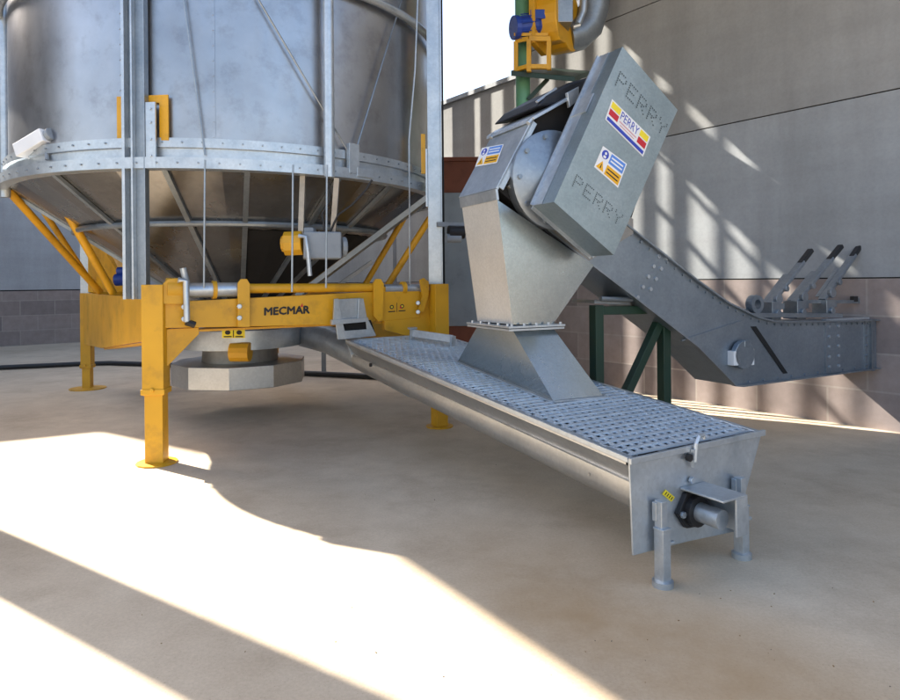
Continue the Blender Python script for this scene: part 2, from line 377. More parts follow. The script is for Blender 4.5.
# ring channel
b = MB(); prof = [(SR+.005,2.925),(SR+.05,2.925),(SR+.05,2.84),(SR+.02,2.835),(SR+.02,2.745),(SR+.11,2.74),(SR+.11,2.64),(SR+.0,2.635)]
b.lathe(SC, prof, 128)
for k in range(90):
    an = 2*math.pi*k/90
    for z, r in ((2.885, SR+.05), (2.69, SR+.11)): b.disc(onring(an+.01*(z > 2.8), r, z), .009, rad(onring(an, 1+SR, 0)), .012, 6, 1)
b.build('ring_girder', [GALV, GALVD], dry, smooth=True)
# upper hoop tube
b = MB(); b.tube([onring(2*math.pi*k/96, SR+.075, 4.52) for k in range(97)], .045, 10, cap=False); b.build('hoop_rail', GALV, dry, smooth=True)
# upright pipe and tangent post on the left
an = angof(323); b = MB(); b.tube([onring(an, SR+.14, 2.62), onring(an, SR+.14, 6.5)], .052, 14); b.build('upright_pipe', GALV, dry, smooth=True)
lp = at(5, 150, 7.05); b = MB(); b.tube([V((lp.x, lp.y, 2.56)), V((lp.x, lp.y, 6.5))], .05, 14); b.build('upright_pipe', GALV, dry, smooth=True)
# corner A post: rolled channel with flanges and recess
A = V((-2.643,5.831,0)); B = V((-.15,7.33,0)); C = V((-5.62,10.06,0)); D = B+(C-A)
ex = (V((1,0,0))*.99+V((0,-.1,0))).normalized(); ey = V((-ex.y, ex.x, 0))
pc = at(135.5, 200, 5.84); pc.z = 0
def bar(b, x0, x1, y0, y1, z0, z1, mi=0): b.prism([pc+ex*x+ey*y+Z*z0 for x, y in ((x0,y0),(x1,y0),(x1,y1),(x0,y1))], (0,0,z1-z0), mi)
b = MB(); z0, z1 = 1.47, 6.55
bar(b, -.105,-.075,-.04,.05, z0, z1); bar(b, -.075,-.005,.03,.045, z0, z1, 1); bar(b, -.005,.012,-.06,.045, z0, z1); bar(b, .012,.095,-.005,.02, z0, z1, 1); bar(b, .095,.11,-.03,.04, z0, z1, 1)
b.build('corner_post', [GALV, GALVD], dry, bevel=.003)
b = MB(); bar(b, .112,.205,-.02,0, 2.64, 3.23)
for z in (2.75,2.9,3.05,3.17): b.disc(pc+ex*.16-ey*.02+Z*z, .012, -ey, .012, 8)
b.build('splice_plate', GALV, dry)
b = MB(); bar(b, -.20,-.115,.045,.06, 2.9,3.31); b.build('post_bracket', YEL, dry)
b = MB(); bar(b, .207,.29,.045,.06, 2.9,3.31); bar(b, .09,.207,.045,.06, 3.24,3.31); b.build('post_bracket', YEL, dry)
# corner B post
pb = at(435.5, 200, 7.34); pb.z = 0
b = MB()
def barb(b, x0, x1, y0, y1, z0, z1, mi=0): b.prism([pb+V((x0,y0,z0)), pb+V((x1,y0,z0)), pb+V((x1,y1,z0)), pb+V((x0,y1,z0))], (0,0,z1-z0), mi)
barb(b, -.085,.06, 0,.16, 1.45,6.55); barb(b, .06,.075,-.02,.05, 1.45,6.55); barb(b, .077,.098,.03,.2, 1.45,6.55, 1)
b.build('corner_post', [GALV, DARK], dry, bevel=.003)
b = MB(); barb(b, -.16,-.11, .03,.05, 2.83,3.28); b.build('post_bracket', YEL, dry)
b = MB(); barb(b, -.108,-.087,-.02,.1, 2.45,3.1); b.build('splice_plate', GALV, dry)
b = MB(); q = at(446, 227, 7.3); b.beam(q+V((-.1,0,.03)), q+V((.22,.1,.03)), .05, .05); b.tube([q+V((.03,-.02,-.06)), q+V((.2,.03,-.06))], .075, 14, 1); b.tube([q+V((.0,-.05,-.13)), q+V((.16,.0,-.13))], .05, 12, 0)
b.build('post_clamp', [GREYP, BLACK], dry, smooth=True)
# far corner posts
b = MB(); b.beam((-5.62,10.06,1.3),(-5.62,10.06,6.3), .13,.13, V((1,0,0))); b.build('corner_post', GALV, dry)
b = MB(); b.beam(D+Z*1.3, D+Z*6.3, .13,.13, V((1,0,0))); b.build('corner_post', GALV, dry)
# white cased lamp/sensor on the ring, left
q0 = at(20, 157, 6.0); b = MB(); p0, p1 = at(21, 152, 6.25), at(48, 136, 6.15)
b.beam(p0, p1, .15, .13); b.tube([at(47,146,6.15), at(47,160,6.1)], .02, 8, 1); b.tube([p1, p1+(p1-p0)*.14], .06, 12, 1); b.build('sensor_box', [WHITE, GREYP], dry, bevel=.012)
# guy cables over the silo wall
for pa, pb_ in (((183,-8),(205,155)), ((255,-6),(352,158)), ((404,-8),(356,150))):
    pts = []
    for k in range(13):
        f = k/12; x = pa[0]+(pb_[0]-pa[0])*f; y = pa[1]+(pb_[1]-pa[1])*f
        pts.append(cyl(x, y, SR+.06))
    b = MB(); b.tube(pts, .009, 6); b.build('guy_cable', GALVD, dry)
b = MB(); b.tube([at(418,-10,7.1), at(415,70,7.1), at(409,140,7.1), at(410,290,7.1)], .009, 6); b.build('guy_cable', GALV, dry)
q = cyl(353, 155, SR+.09); rd = rad(q); tg = V((-rd.y, rd.x, 0)); b = MB(); b.box(q+Z*-.04, (.12,.05,.3), (tg, rd, Z)); b.box(q+tg*.13-Z*.17, (.2,.06,.09), (tg, rd, Z)); b.build('cable_anchor', GALV, dry, bevel=.004)
# hopper cone under the ring, with ribs
CZ0, CR0, CZ1, CR1 = 2.66, SR+.0, 1.30, .47
def conep(an, f, off=.0): return onring(an, CR0+(CR1-CR0)*f+off, CZ0+(CZ1-CZ0)*f)
b = MB(); b.lathe(SC, [(CR0,CZ0),(CR1,CZ1),(CR1,.95)], 32, a0=.05); b.build('hopper_cone', CONE, dry)
for px in (-5, 55, 165, 247, 338, 390):
    an = angof(min(max(px, 6), 430)) if 6 < px < 430 else angof(10)-.25
    b = MB(); b.beam(conep(an, .0, .03), conep(an, .97, .03), .05, .035, rad(conep(an, 0))); b.build('cone_rib', GALVD, dry)
b = MB(); zr = CZ0+(CZ1-CZ0)*.33; rr = CR0+(CR1-CR0)*.33+.05
b.tube([onring(2*math.pi*k/32+.05, rr, zr) for k in range(33)], .032, 8, cap=False); b.build('cone_hoop', GALVD, dry)
b = MB(); a0_, a1_ = R_(-90+20), R_(-90+78); fs_ = (.37,.65,.96)
b.add([conep(a0_+(a1_-a0_)*k/6, f, .012) for f in fs_ for k in range(7)], [(r*7+k, r*7+k+1, r*7+k+8, r*7+k+7) for r in range(2) for k in range(6)]); b.build('dark_opening_panel', DARK, dry)  # near-black sheet laid on the cone for the dark of an opening
# yellow stays from the frame to the ring
def stay(p, q, r=.045, m=YEL):
    b = MB(); b.tube([p, q], r, 10); return b.build('ring_stay', m, dry, smooth=True)
stay(at(8,190,7.1), at(100,292,8.7)); stay(at(37,160,6.6), at(113,293,7.8)); stay(at(38,203,8.3), at(97,292,9.2), .04)
stay(at(60,172,6.7), at(116,222,8.0), .03, DULL); stay(at(86,174,7.4), at(128,222,8.3), .035)
stay(at(430,218,7.9), at(386,288,8.0), .04); stay(at(410,208,8.9), at(362,290,9.0), .04)
b = MB(); b.prism([at(158,168,6.9), at(179,168,6.9), at(160,240,7.3), at(150,262,7.3)], (0,.02,.01)); b.build('stay_plate', YEL, dry)
b = MB(); b.prism([at(88,225,9.3), at(100,232,9.2), at(130,262,8.6), at(130,292,8.3), at(88,292,9.3)], (.02,.05,0)); b.build('side_hood', YEL, dry)
b = MB(); b.tube([at(116,280,7.9), at(129,279,7.9)], .075, 14); b.tube([at(118,271,7.9), at(126,271,7.9)], .05, 10); b.build('auxiliary_motor', BLUE, dry, smooth=True)
# vertical drop rods under the ring
for px, y0, y1, Y in ((205,160,288,5.72),(293,165,292,5.85),(327,165,288,5.95)):
    b = MB(); b.tube([at(px,y0,Y), at(px-1,y1,Y)], .009, 8); b.build('drop_rod', GALVD, dry)
# gear motor hung under the ring
b = MB(); g0, g1 = at(285,244,6.35), at(303,243,6.35); d = (g1-g0).normalized(); b.tube([g0, g1], .12, 10); b.tube([g0-d*.03, g0], .08, 10)
b.build('gearbox', YEL, dry, bevel=.008)
b = MB(); b.box(at(322,246,6.4), (.36,.3,.26), (V((.97,.24,0)), V((-.24,.97,0)), Z)); b.box(at(310,233,6.38), (.1,.14,.1)); b.tube([at(341,247,6.4), at(346,247,6.42)], .1, 14)
b.build('drive_motor', GREYP, dry, bevel=.015)
b = MB(); b.tube([at(299,236,6.2), at(306,237,6.18), at(308,252,6.18), at(310,276,6.18)], .022, 8); b.build('hand_lever', GALV, dry, smooth=True)
b = MB(); b.beam(at(303,175,6.3), at(301,236,6.36), .05,.05, V((1,0,0))); b.beam(at(337,178,6.3), at(333,234,6.4), .05,.05, V((1,0,0))); b.build('motor_hanger', DULL, dry)
for pts_ in (((330,232),(338,215),(352,205),(366,190),(372,180)), ((325,231),(322,214),(330,200),(329,182))):
    b = MB(); b.tube([at(x, y, 6.35) for x, y in pts_], .011, 8); b.build('power_cable', BLACK, dry, smooth=True)
# long grey rafters, right
b = MB(); b.beam(at(428,198,7.5), at(298,296,7.9), .1,.06); b.build('cone_rafter', GALVD, dry)
b = MB(); b.beam(at(330,291,7.2), at(372,262,7.4), .04,.04); b.build('cone_rafter', DULL, dry)

# frame beams
AX = (B-A).normalized(); AY = V((-AX.y, AX.x, 0))
def BA(k, o_, z): return A+AX*k+AY*o_+Z*z
def beam_pt(px, py, o_=-.06):    # point on the front face of the front beam
    return onplane(px, py, A+AY*o_, AY)
LB = (B-A).length
b = MB(); b.prism([beam_pt(150,303), beam_pt(420,289.5), beam_pt(420,318), beam_pt(345,324.5), beam_pt(150,328.5)], AY*.1)
for x, y in ((184,307),(184,319),(239.5,306.5),(239.5,318),(418,303),(418,312)): b.tube([beam_pt(x,y,-.14), beam_pt(x,y,-.03)], .026, 6, 1)
b.build('front_beam', [YEL, GALV], dry, bevel=.006)
b = MB(); b.prism([beam_pt(150,330,-.03), beam_pt(199,327.5,-.03), beam_pt(199,334,-.03), beam_pt(163,371,-.03), beam_pt(150,371,-.03)], AY*.05); b.build('gusset_plate', YEL, dry, bevel=.004)
b = MB(); b.prism([beam_pt(383,287,-.055), beam_pt(446,284,-.055), beam_pt(446,345,-.055), beam_pt(414,338,-.055), beam_pt(385,330,-.055)], AY*.06); b.build('gusset_plate', YEL, dry, bevel=.004)
b = MB(); b.beam(BA(.1,.1,1.17), BA(LB,.1,1.17), .2,.02); b.build('beam_flange', YEL, dry)
# side plates
CA = (C-A)
b = MB(); n_ = V((-CA.y, CA.x, 0)).normalized()
b.prism([A+CA*.0+Z*1.48, A+CA*.98+Z*1.48, A+CA*.98+Z*.70, A+CA*.6+Z*.79, A+CA*.05+Z*1.08], n_*.06); b.build('side_plate', YEL, dry, bevel=.005)
b = MB(); b.prism([A+CA*.03+Z*1.06+n_*.03-AX*.0, A+CA*.6+Z*.77+n_*.03, A+CA*.6+Z*.77-n_*.12, A+CA*.03+Z*1.06-n_*.12], (0,0,.02)); b.build('side_plate_flange', YEL, dry)
b = MB(); b.prism([B+Z*1.46, B+CA*.98+Z*1.46, B+CA*.98+Z*.8, B+CA*.05+Z*.9], n_*.06); b.build('side_plate', YEL, dry)
b = MB(); b.beam(C+Z*1.35, D+Z*1.35, .1,.3); b.build('rear_beam', YEL, dry)
# 64-style warning plate on the side: small dark square
q = A+CA*.33+Z*1.33; b = MB()
b.box(q-n_*.004, (.16,.004,.15), (CA.normalized(), n_, Z)); b.build('identification_plate', paint('plate_brown', (.10,.05,.015), .5), dry)
# legs (sleeve, inner leg, foot)
def leg(P, zt, zs, w, axx, foot=.24, hexfoot=10):
    axy = V((-axx.y, axx.x, 0))
    b = MB(); b.box(P+Z*((zt+zs)/2), (w, w, zt-zs), (axx, axy, Z)); b.box(P+Z*(zs+.03), (w+.02, w+.02, .05), (axx, axy, Z))
    L = b.build('leg', YEL, dry, bevel=.006)
    b = MB(); b.box(P+Z*(zs/2+.01), (w-.03, w-.03, zs), (axx, axy, Z)); b.disc(P-axy*(w/2+.01)+Z*(zs+.05), .018, -axy, .02, 8); b.build('inner_leg', YEL, L, bevel=.004)
    b = MB(); b.lathe(P, [(foot,.0),(foot,.014),(foot*.5,.022),(.001,.022)], 14); b.build('foot_plate', YEL, L)
lax = V((.99,.1,0)).normalized()
leg(A, 1.60, .62, .185, lax, .175); leg(V((-.13,7.2,0)), 1.58, .55, .17, AX, .15); leg(C, 1.48, .32, .15, lax, .26); leg(D, 1.48, .45, .15, lax)
# roller shaft on the beam
def bt(px, py): return beam_pt(px, py, -.02)
def shaft(xa, ya, xb, yb, r, m, name='cross_shaft'):
    b = MB(); b.tube([bt(xa,ya), bt(xb,yb)], r, 16); return b.build(name, m, dry, smooth=True)
shaft(186,290.5,241,289.5,.068,GALV); shaft(248,288.5,380,287.5,.046,YEL); shaft(384,289,427,288.5,.05,GALV)
for x, y, r, w_ in ((214,290,.085,4), (403,288,.07,3.5), (174,289,.1,16)): shaft(x-w_/2, y, x+w_/2, y, r, YEL, 'shaft_collar')
def plate(pts, o_, th, m, name, bev=.003):
    b = MB(); b.prism([beam_pt(x, y, o_) for x, y in pts], AY*th); return b.build(name, m, dry, bevel=bev)
plate([(238,283),(241,279),(247,279),(250,284),(250,327),(238,327)], -.12, .03, YEL, 'shaft_bracket')
plate([(374,283),(376,279),(381,279),(384,284),(383,318),(379,322),(374,316)], -.12, .03, YEL, 'shaft_bracket')
plate([(420,280),(424,278),(429,282),(429,294),(424,312),(418,312),(423,296)], -.12, .03, YEL, 'shaft_bracket')
plate([(163,284),(168,279),(182,278),(186,284),(186,304),(163,304)], -.10, .03, YEL, 'shaft_bracket')
b = MB(); b.tube([beam_pt(178,280,-.16), beam_pt(186,281,-.16), beam_pt(187,322,-.16)], .028, 10); b.tube([beam_pt(186,322,-.16), beam_pt(195,325,-.16)], .03, 8, 1); b.build('crank_handle', [GALV, BLACK], dry, smooth=True)
b = MB(); b.tube([beam_pt(183,268,-.05), beam_pt(187,285,-.05)], .03, 10); b.build('shaft_pin', GALV, dry)
# lettering on the beam
q = Quad(beam_pt(264,305.5,-.064), beam_pt(309,303.5,-.064), beam_pt(309,314.5,-.064), beam_pt(264,316.5,-.064))
b = MB(); q.text(b, 'MECMAR', 0, 1, .1, .78, .002, 0); [q.text(b, 'MECMAR', dx, 1+dx, .1+dy, .78+dy, .0022+.0003*i, 0) for i, (dx, dy) in enumerate(((.01,.02),(.02,0),(.015,.05),(.005,-.03)))]; q.poly(b, [(.80,.72),(.86,.72),(.85,1.08)], .002, 1)
b.build('lettering', [BLACK, LRED], dry)
def wlabel(c4, o_=-.13, name='warning_label', base=BA):
    q = Quad(*[beam_pt(x, y, o_) for x, y in c4]); b = MB()
    q.rect(b, 0, 1, 0, 1, .0, 0); q.rect(b, .485, .515, .05, .95, .002, 1)
    for a in (.25, .75): q.circ(b, a, .58, .10, .2, .002, 1); q.circ(b, a, .58, .05, .1, .004, 0); q.rect(b, a-.17, a+.17, .1, .2, .002, 1)
    q.circ(b, .68, .5, .05, .12, .005, 2)
    return b.build(name, [LYEL, BLACK, LRED], dry)
wlabel(((386.5,303),(407,301.5),(407,312),(386.5,313.5)), -.0585)
# discharge drum, gear and octagonal tray under the cone
b = MB(); cc = V((-2.62,8.1,0))
b.lathe(cc, [(.30,1.06),(.74,1.06),(.74,.84),(.3,.83)], 40); b.build('discharge_drum', GALV, dry, smooth=True)
b = MB(); b.lathe(cc, [(.44,.84),(.46,.62),(.1,.6)], 24); b.build('gear_housing', DULL, dry, smooth=True)
b = MB(); b.tube([at(231,352,7.4), at(250,352,7.4)], .11, 12); b.build('ring_gear', YEL, dry)
b = MB(); b.lathe(cc, [(.2,.655),(.80,.655),(.80,.395),(.3,.385)], 10, a0=R_(-9)); b.build('bottom_tray', TROUGH, dry, bevel=.006)
q = Quad(*[at(x, y, 7.31) for x, y in ((222,328.5),(245,328.5),(245,338),(222,338))]); b = MB(); q.rect(b, 0,1,0,1,0,0); q.rect(b,.48,.52,.05,.95,.003,1)
for a in (.25,.75): q.circ(b, a, .58, .12, .24, .003, 1); q.rect(b, a-.17, a+.17, .08, .2, .003, 1)
b.build('warning_label', [LYEL, BLACK], dry)

# ------------------------------------------------------------------ intake hopper with screw
hop = thing('intake_hopper', TF+U*.5-Z*.675, 'long galvanised intake hopper with mesh grid top sloping up to the dryer', 'hopper')
L, WH = 3.89, 1.12
prof = [(0,0),(0,-.035),(.012,-.04),(.085,-.15),(.075,-.155),(.072,-.235),(.085,-.275),(.14,-.325),(.24,-.35),(.36,-.36),(.48,-.33),(.62,-.25),(WH-.03,-.055),(WH,-.05),(WH,0)]
b = MB(); n = len(prof); vs = [H(s, t, h) for t in (.012, L) for s, h in prof]; b.add(vs, [(i, i+1, n+i+1, n+i) for i in range(n-1)])
b.build('trough', TROUGH, hop, smooth=True)
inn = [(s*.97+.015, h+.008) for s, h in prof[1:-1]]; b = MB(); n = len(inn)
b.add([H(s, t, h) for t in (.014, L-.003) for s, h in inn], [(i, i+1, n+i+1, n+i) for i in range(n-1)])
b.build('dark_trough_skin', BLACK, hop, smooth=True)  # black inner skin added so the mesh holes look dark
b = MB()
for s0 in (.0, WH-.035): b.beam(H(s0+.017,.0,-.008), H(s0+.017,L,-.008), .04,.03, TN)
b.beam(H(0,L-.02,-.008), H(WH,L-.02,-.008), .03,.03, TN)
b.build('rim', GALV, hop, bevel=.004)
# screw tube running on beneath the dryer
b = MB(); b.tube([H(.30,2.9,-.235), H(.30,L+.05,-.225), H(.26,L+1.15,-.20), H(.2,L+1.9,-.24)], .165, 28); b.build('screw_tube', GALV, hop, smooth=True)
b = MB(); b.tube([H(.30,.05,-.24), H(.3,L,-.24)], .03, 10)
prevq = []
for k in range(0, 240):
    an = k*math.pi/8; t = .1+k*(L-.3)/240
    prevq.append((H(.30+.03*math.cos(an), t, -.24+.03*math.sin(an)), H(.30+.1*math.cos(an), t, -.24+.1*math.sin(an))))
vs = [p for pr in prevq for p in pr]; b.add(vs, [(2*i, 2*i+1, 2*i+3, 2*i+2) for i in range(len(prevq)-1)]); b.build('screw_auger', DULL, hop)
# mesh grid (expanded metal)
b = MB(); pit = .067; rows = int((L-.06)/pit); per = .063
def flat(c, a_, hw_, b_, hl, h): b.hexa([H(0,0,0)+(c-H(0,0,0))+a_*x*hw_+b_*y*hl+TN*(h-.012) for x, y in ((-1,-1),(1,-1),(1,1),(-1,1))], [c+a_*x*hw_*.8+b_*y*hl*.8+TN*h for x, y in ((-1,-1),(1,-1),(1,1),(-1,1))])
for i in range(rows+1):
    t0 = .04+i*pit; flat(H(WH/2, t0), WT, .0125, U, WH/2-.02, .012+random.uniform(-.002,.002))
    if i == rows: break
    j = 0
    while True:
        s0 = .03+(j+.5*(i % 2))*per; j += 1
        if s0 > WH-.03: break
        flat(H(s0, t0+pit/2), U, .0095, WT, pit/2-.004, .008+random.uniform(-.002,.002))
for j in range(5): b.beam(H(.1+j*.23,.03,-.02), H(.1+j*.23,L-.03,-.02), .008,.03, TN)
b.build('mesh_grid', GRID, hop)
# end plate
def E(s, t, z): return V((TF.x, TF.y, 0))+U*s+W*t+Z*z
b = MB(); b.prism([E(-.004,0,.672), E(1.124,0,.680), E(1.118,0,.662), E(.858,0,.125), E(.44,0,.155), E(.02,0,.172), E(-.0,0,.64)], W*-.012); b.prism([E(-.01,-.012,.684), E(1.13,-.012,.69), E(1.13,-.012,.655), E(-.01,-.012,.65)], W*-.02)
b.build('end_plate', GALV, hop, bevel=.003)
b = MB(); b.prism([H(.0,L,0), H(WH,L,0), H(.6,L,-.25), H(.36,L,-.36), H(.1,L,-.27)], W*.01); b.build('far_end_plate', GALV, hop)
for s, zt, zj, tilt in ((.175,.445,.30,0), (.835,.46,.30,0)):
    b = MB(); b.box(E(s,-.06,(zt+.10)/2), (.045,.05,zt-.10), (U, W, Z)); b.box(E(s,-.04,zt-.06), (.06,.03,.1), (U, W, Z)); lg = b.build('leg', GALV, hop, bevel=.004)
    b = MB(); b.box(E(s,-.068,(zj+.02)/2+.0), (.058,.062,zj-.02), (U, W, Z)); b.box(E(s,-.068,zj), (.066,.07,.012), (U, W, Z)); b.disc(E(s+.035,-.068,zj-.09), .012, U, .05, 8); b.build('sliding_leg', GALV, lg, bevel=.003)
    b = MB(); b.lathe(E(s,-.068,0), [(.055,.0),(.055,.03),(.03,.036),(.001,.036)], 16); b.build('foot', GALV, lg, smooth=True)
b = MB(); cxs, czz = .46, .335
b.prism([E(cxs-.13,-.013,czz+.0), E(cxs-.06,-.013,czz+.10), E(cxs+.05,-.013,czz+.10), E(cxs+.1,-.013,czz), E(cxs+.05,-.013,czz-.1), E(cxs-.06,-.013,czz-.09)], W*-.03); b.disc(E(cxs,-.03,czz), .085, -W, .05, 18); b.build('flange_bearing', BLACK, hop, bevel=.004)
b = MB(); b.disc(E(cxs,-.05,czz), .052, -W, .17, 20); b.disc(E(cxs-.1,-.03,czz-.005), .018, -W, .03, 6); b.build('shaft_end', GALV, hop, smooth=True)
b = MB(); b.box(E(cxs+.02,-.15,czz+.125), (.2,.27,.012), (U, W, Z)); b.box(E(cxs+.115,-.15,czz+.02), (.012,.27,.2), (U, W, Z)); b.box(E(cxs+.072,-.279,czz+.02), (.09,.012,.2), (U, W, Z)); b.disc(E(cxs+.0,-.02,czz+.16), .02, -W, .02, 8); b.build('shaft_guard', GALV, hop, bevel=.003)
q = Quad(E(.235,-.0165,.455), E(.262,-.0165,.475), E(.335,-.0165,.42), E(.308,-.0165,.40)); b = MB(); q.rect(b, 0,1,0,1,0,0)
for k in range(4): q.rect(b, .2,.8,.12+k*.21,.2+k*.21,.001,1)
b.build('warning_label', [LYEL, BLACK], hop)
b = MB(); b.tube([E(.46,-.05,.60), E(.47,-.05,.70), E(.50,-.045,.735), E(.545,-.04,.735), E(.55,-.04,.715)], .011, 8); b.box(E(.46,-.045,.62), (.03,.02,.1), (U, W, Z)); b.disc(E(.425,-.03,.628), .022, -W, .02, 8, 1); b.build('grid_latch', [GALV, BLACK], hop)
# rivets along the flank
b = MB()
for t in (.35,): b.disc(H(.078,t,-.215), .01, -U, .01, 6)
b.build('flank_bolt', DULL, hop)
b = MB(); b.disc(H(.055,3.35,-.16), .018, -U, .02, 8); b.build('drain_plug', BLACK, hop)
# hook plate at the far end that hangs the hopper on the dryer beam
b = MB()
hk = lambda x, y, o_=.16: onplane(x, y, A-AY*o_, AY)
b.prism([hk(336,299.5), hk(361,298), hk(367,320), hk(334,322)], AY*.015)
for x0, x1 in ((334.5,338.5),(359,363.5)): b.prism([hk(x0,299,.2), hk(x1,298.6,.2), hk(x1+4,321,.2), hk(x0-1,322,.2)], AY*.03)
b.prism([hk(332,320,.22), hk(368,317.5,.22), hk(369,321.5,.22), hk(332,325,.22)], AY*.05)
b.prism([hk(336,324,.18), hk(343,323.6,.18), hk(347,339,.18), hk(338,339.5,.18)], AY*.02)
b.prism([hk(366,321,.18), hk(369,321,.18), hk(376,335,.18), hk(368,337,.18)], AY*.02)
b.prism([hk(342,331,.181), hk(372,329,.181), hk(376,336,.181), hk(345,339,.181)], AY*.02)
b.prism([hk(338,322,.14), hk(371,320,.14), hk(376,335,.14), hk(342,338,.14)], AY*.01, 1)  # near-black sheet fills the frame for the dark opening
b.build('hook_plate', [GALV, DARK], hop, bevel=.002)
b = MB(); q0, q1 = onplane(402,330,H(.75,3.45,0),W), onplane(440,346,H(.98,3.2,0),W)
q0, q1 = H(.62,3.6,.085), H(.83,3.13,.085)
b.beam(q0, q1, .02,.075, TN); b.beam(q0-TN*.085+U*.0, q0+TN*.055, .05,.03, WT); b.beam(q1-TN*.085, q1+TN*.03, .05,.03, WT); b.box(q0+TN*.05, (.09,.05,.02), (U, WT, TN)); b.build('grid_handle', GALV, hop, bevel=.003)

# ------------------------------------------------------------------ inclined chain conveyor with head, guard and chute
con = thing('chain_conveyor', K(.2,.25,0), 'inclined galvanised chain conveyor with boxed drive guard and outlet chute', 'conveyor')
CW = .54
top = [(.30,2.36),(.867,2.03),(1.17,1.855),(1.632,1.59),(2.003,1.395),(2.397,1.25),(2.62,1.205),(2.818,1.192),(4.9,1.14)]
bot = [(4.9,.655),(2.188,.632),(2.096,.644),(1.625,1.019),(.946,1.439),(.434,1.746),(.05,1.99)]
def KP(pts, t): return [K(s, t, z) for s, z in pts]
cas = MB(); cas.prism(KP(top+bot, .05), W2*(CW-.1))
# flanges along the casing edges with bolts
b = MB()
for pts in (top, bot):
    for i in range(len(pts)-1): b.beam(K(pts[i][0],.035,pts[i][1]), K(pts[i+1][0],.035,pts[i+1][1]), .05,.014, W2.cross(V((0,0,1))) if False else Z, 0)

def along(pts, step, off, r=.012):
    for i in range(len(pts)-1):
        p, q = V((*pts[i],0)), V((*pts[i+1],0)); n = max(1, int((q-p).length/step)); nr = V((-(q-p).y, (q-p).x, 0)).normalized()
        for k in range(n):
            c = p+(q-p)*(k+.5)/n+nr*off; b.disc(K(c.x, .05, c.y), r, -W2, .014, 6)
along(top[1:], .09, -.03)
along([(2.2,.66),(4.2,.68)], .2, .0, .01)
b.build('edge_flange', GALVD, con)
b = cas
for i in range(5):
    for j in range(2):
        if i == 4 and j: continue
        c = V((1.20+j*.085-.06*i, 1.80-.085*i-.02*j)); b.disc(K(c.x, .05, c.y), .017, -W2, .014, 8, 1)
for s in (3.47,3.62):
    for k in range(5): b.disc(K(s,.05,.72+k*.1), .015, -W2, .02, 8, 1)
b.build('casing', [CASE, GALV], con)
b = MB(); b.box(K(3.545,.045,.91), (.26,.008,.5), (U2, W2, Z)); b.build('joint_plate', CASE, con)
b = MB(); b.box(K(4.17,.035,.90), (.05,.03,.54), (U2, W2, Z)); b.box(K(4.08,.042,.90), (.03,.015,.52), (U2, W2, Z))
for k in range(5): b.disc(K(4.08,.035,.70+k*.1), .015, -W2, .015, 8)
b.build('end_flange', GALVD, con)
b = MB(); b.prism([K(2.33,.047,1.165), K(2.40,.047,1.165), K(2.84,.047,.70), K(2.78,.047,.70)], W2*-.004); b.build('inspection_slot', DARK, con)
b = MB(); b.beam(K(1.45,.045,1.08), K(2.2,.045,1.22), .02,.012); b.build('stiffener', CASE, con)
b = MB(); b.box(K(2.07,.02,.895), (.09,.08,.13), (U2, W2, Z), 0); b.box(K(2.25,.02,.895), (.10,.07,.15), (U2, W2, Z), 0); b.disc(K(2.17,.03,.92), .13, -W2, .05, 14, 1); b.box(K(2.2,.0,1.02), (.08,.05,.06), (U2, W2, Z), 1); b.build('chain_tensioner', [WHITE, CASE], con, bevel=.006)
# head: recessed side painted black for the shadow of its opening, front plate, hood
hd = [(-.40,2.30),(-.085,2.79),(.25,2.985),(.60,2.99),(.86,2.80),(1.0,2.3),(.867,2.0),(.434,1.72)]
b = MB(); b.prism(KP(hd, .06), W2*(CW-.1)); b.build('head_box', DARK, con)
fd = V((-.415+.098, 2.276-2.807)); 
b = MB(); b.prism([K(-.415,0,2.276), K(-.098,0,2.807), K(-.098,CW+.04,2.807), K(-.415,CW+.04,2.276)], U2*.02-Z*.012); b.prism([K(-.40,0,2.29), K(-.098,0,2.80), K(-.05,0,2.775), K(-.352,0,2.262)], W2*.012); b.build('head_front_plate', GALV, con, bevel=.003)
b = MB(); b.prism([K(-.128,-.02,2.80), K(-.128,CW+.08,2.80), K(-.13,CW+.08,2.775), K(-.13,-.02,2.775)], U2*.09+Z*.06)
b.prism([K(-.11,-.03,2.815), K(-.11,CW+.08,2.815), K(.26,CW+.08,3.025), K(.26,-.03,3.025)], U2*.012-Z*.02)
b.prism([K(.20,-.04,3.03), K(.31,-.04,3.09), K(.31,-.04,2.99), K(.22,-.04,2.92)], W2*.03)
for t in (.0, CW): b.disc(K(-.10,t,2.805), .02, V((-.5,-.3,-.6)), .05, 8)
b.build('hood_lip', GALV, con, bevel=.003)
b = MB(); hdp = [(-.02,2.92),(.08,3.02),(.30,3.15),(.62,3.26),(.95,3.1),(1.0,2.7),(.26,2.98)]; b.prism(KP(hdp, .06), W2*(CW+.1))
b.build('head_cover', BLACK, con, bevel=.02)
b = MB(); b.beam(K(-.0,.08,2.965), K(.19,.09,3.095), .02,.015); b.build('cover_edge', GALV, con)
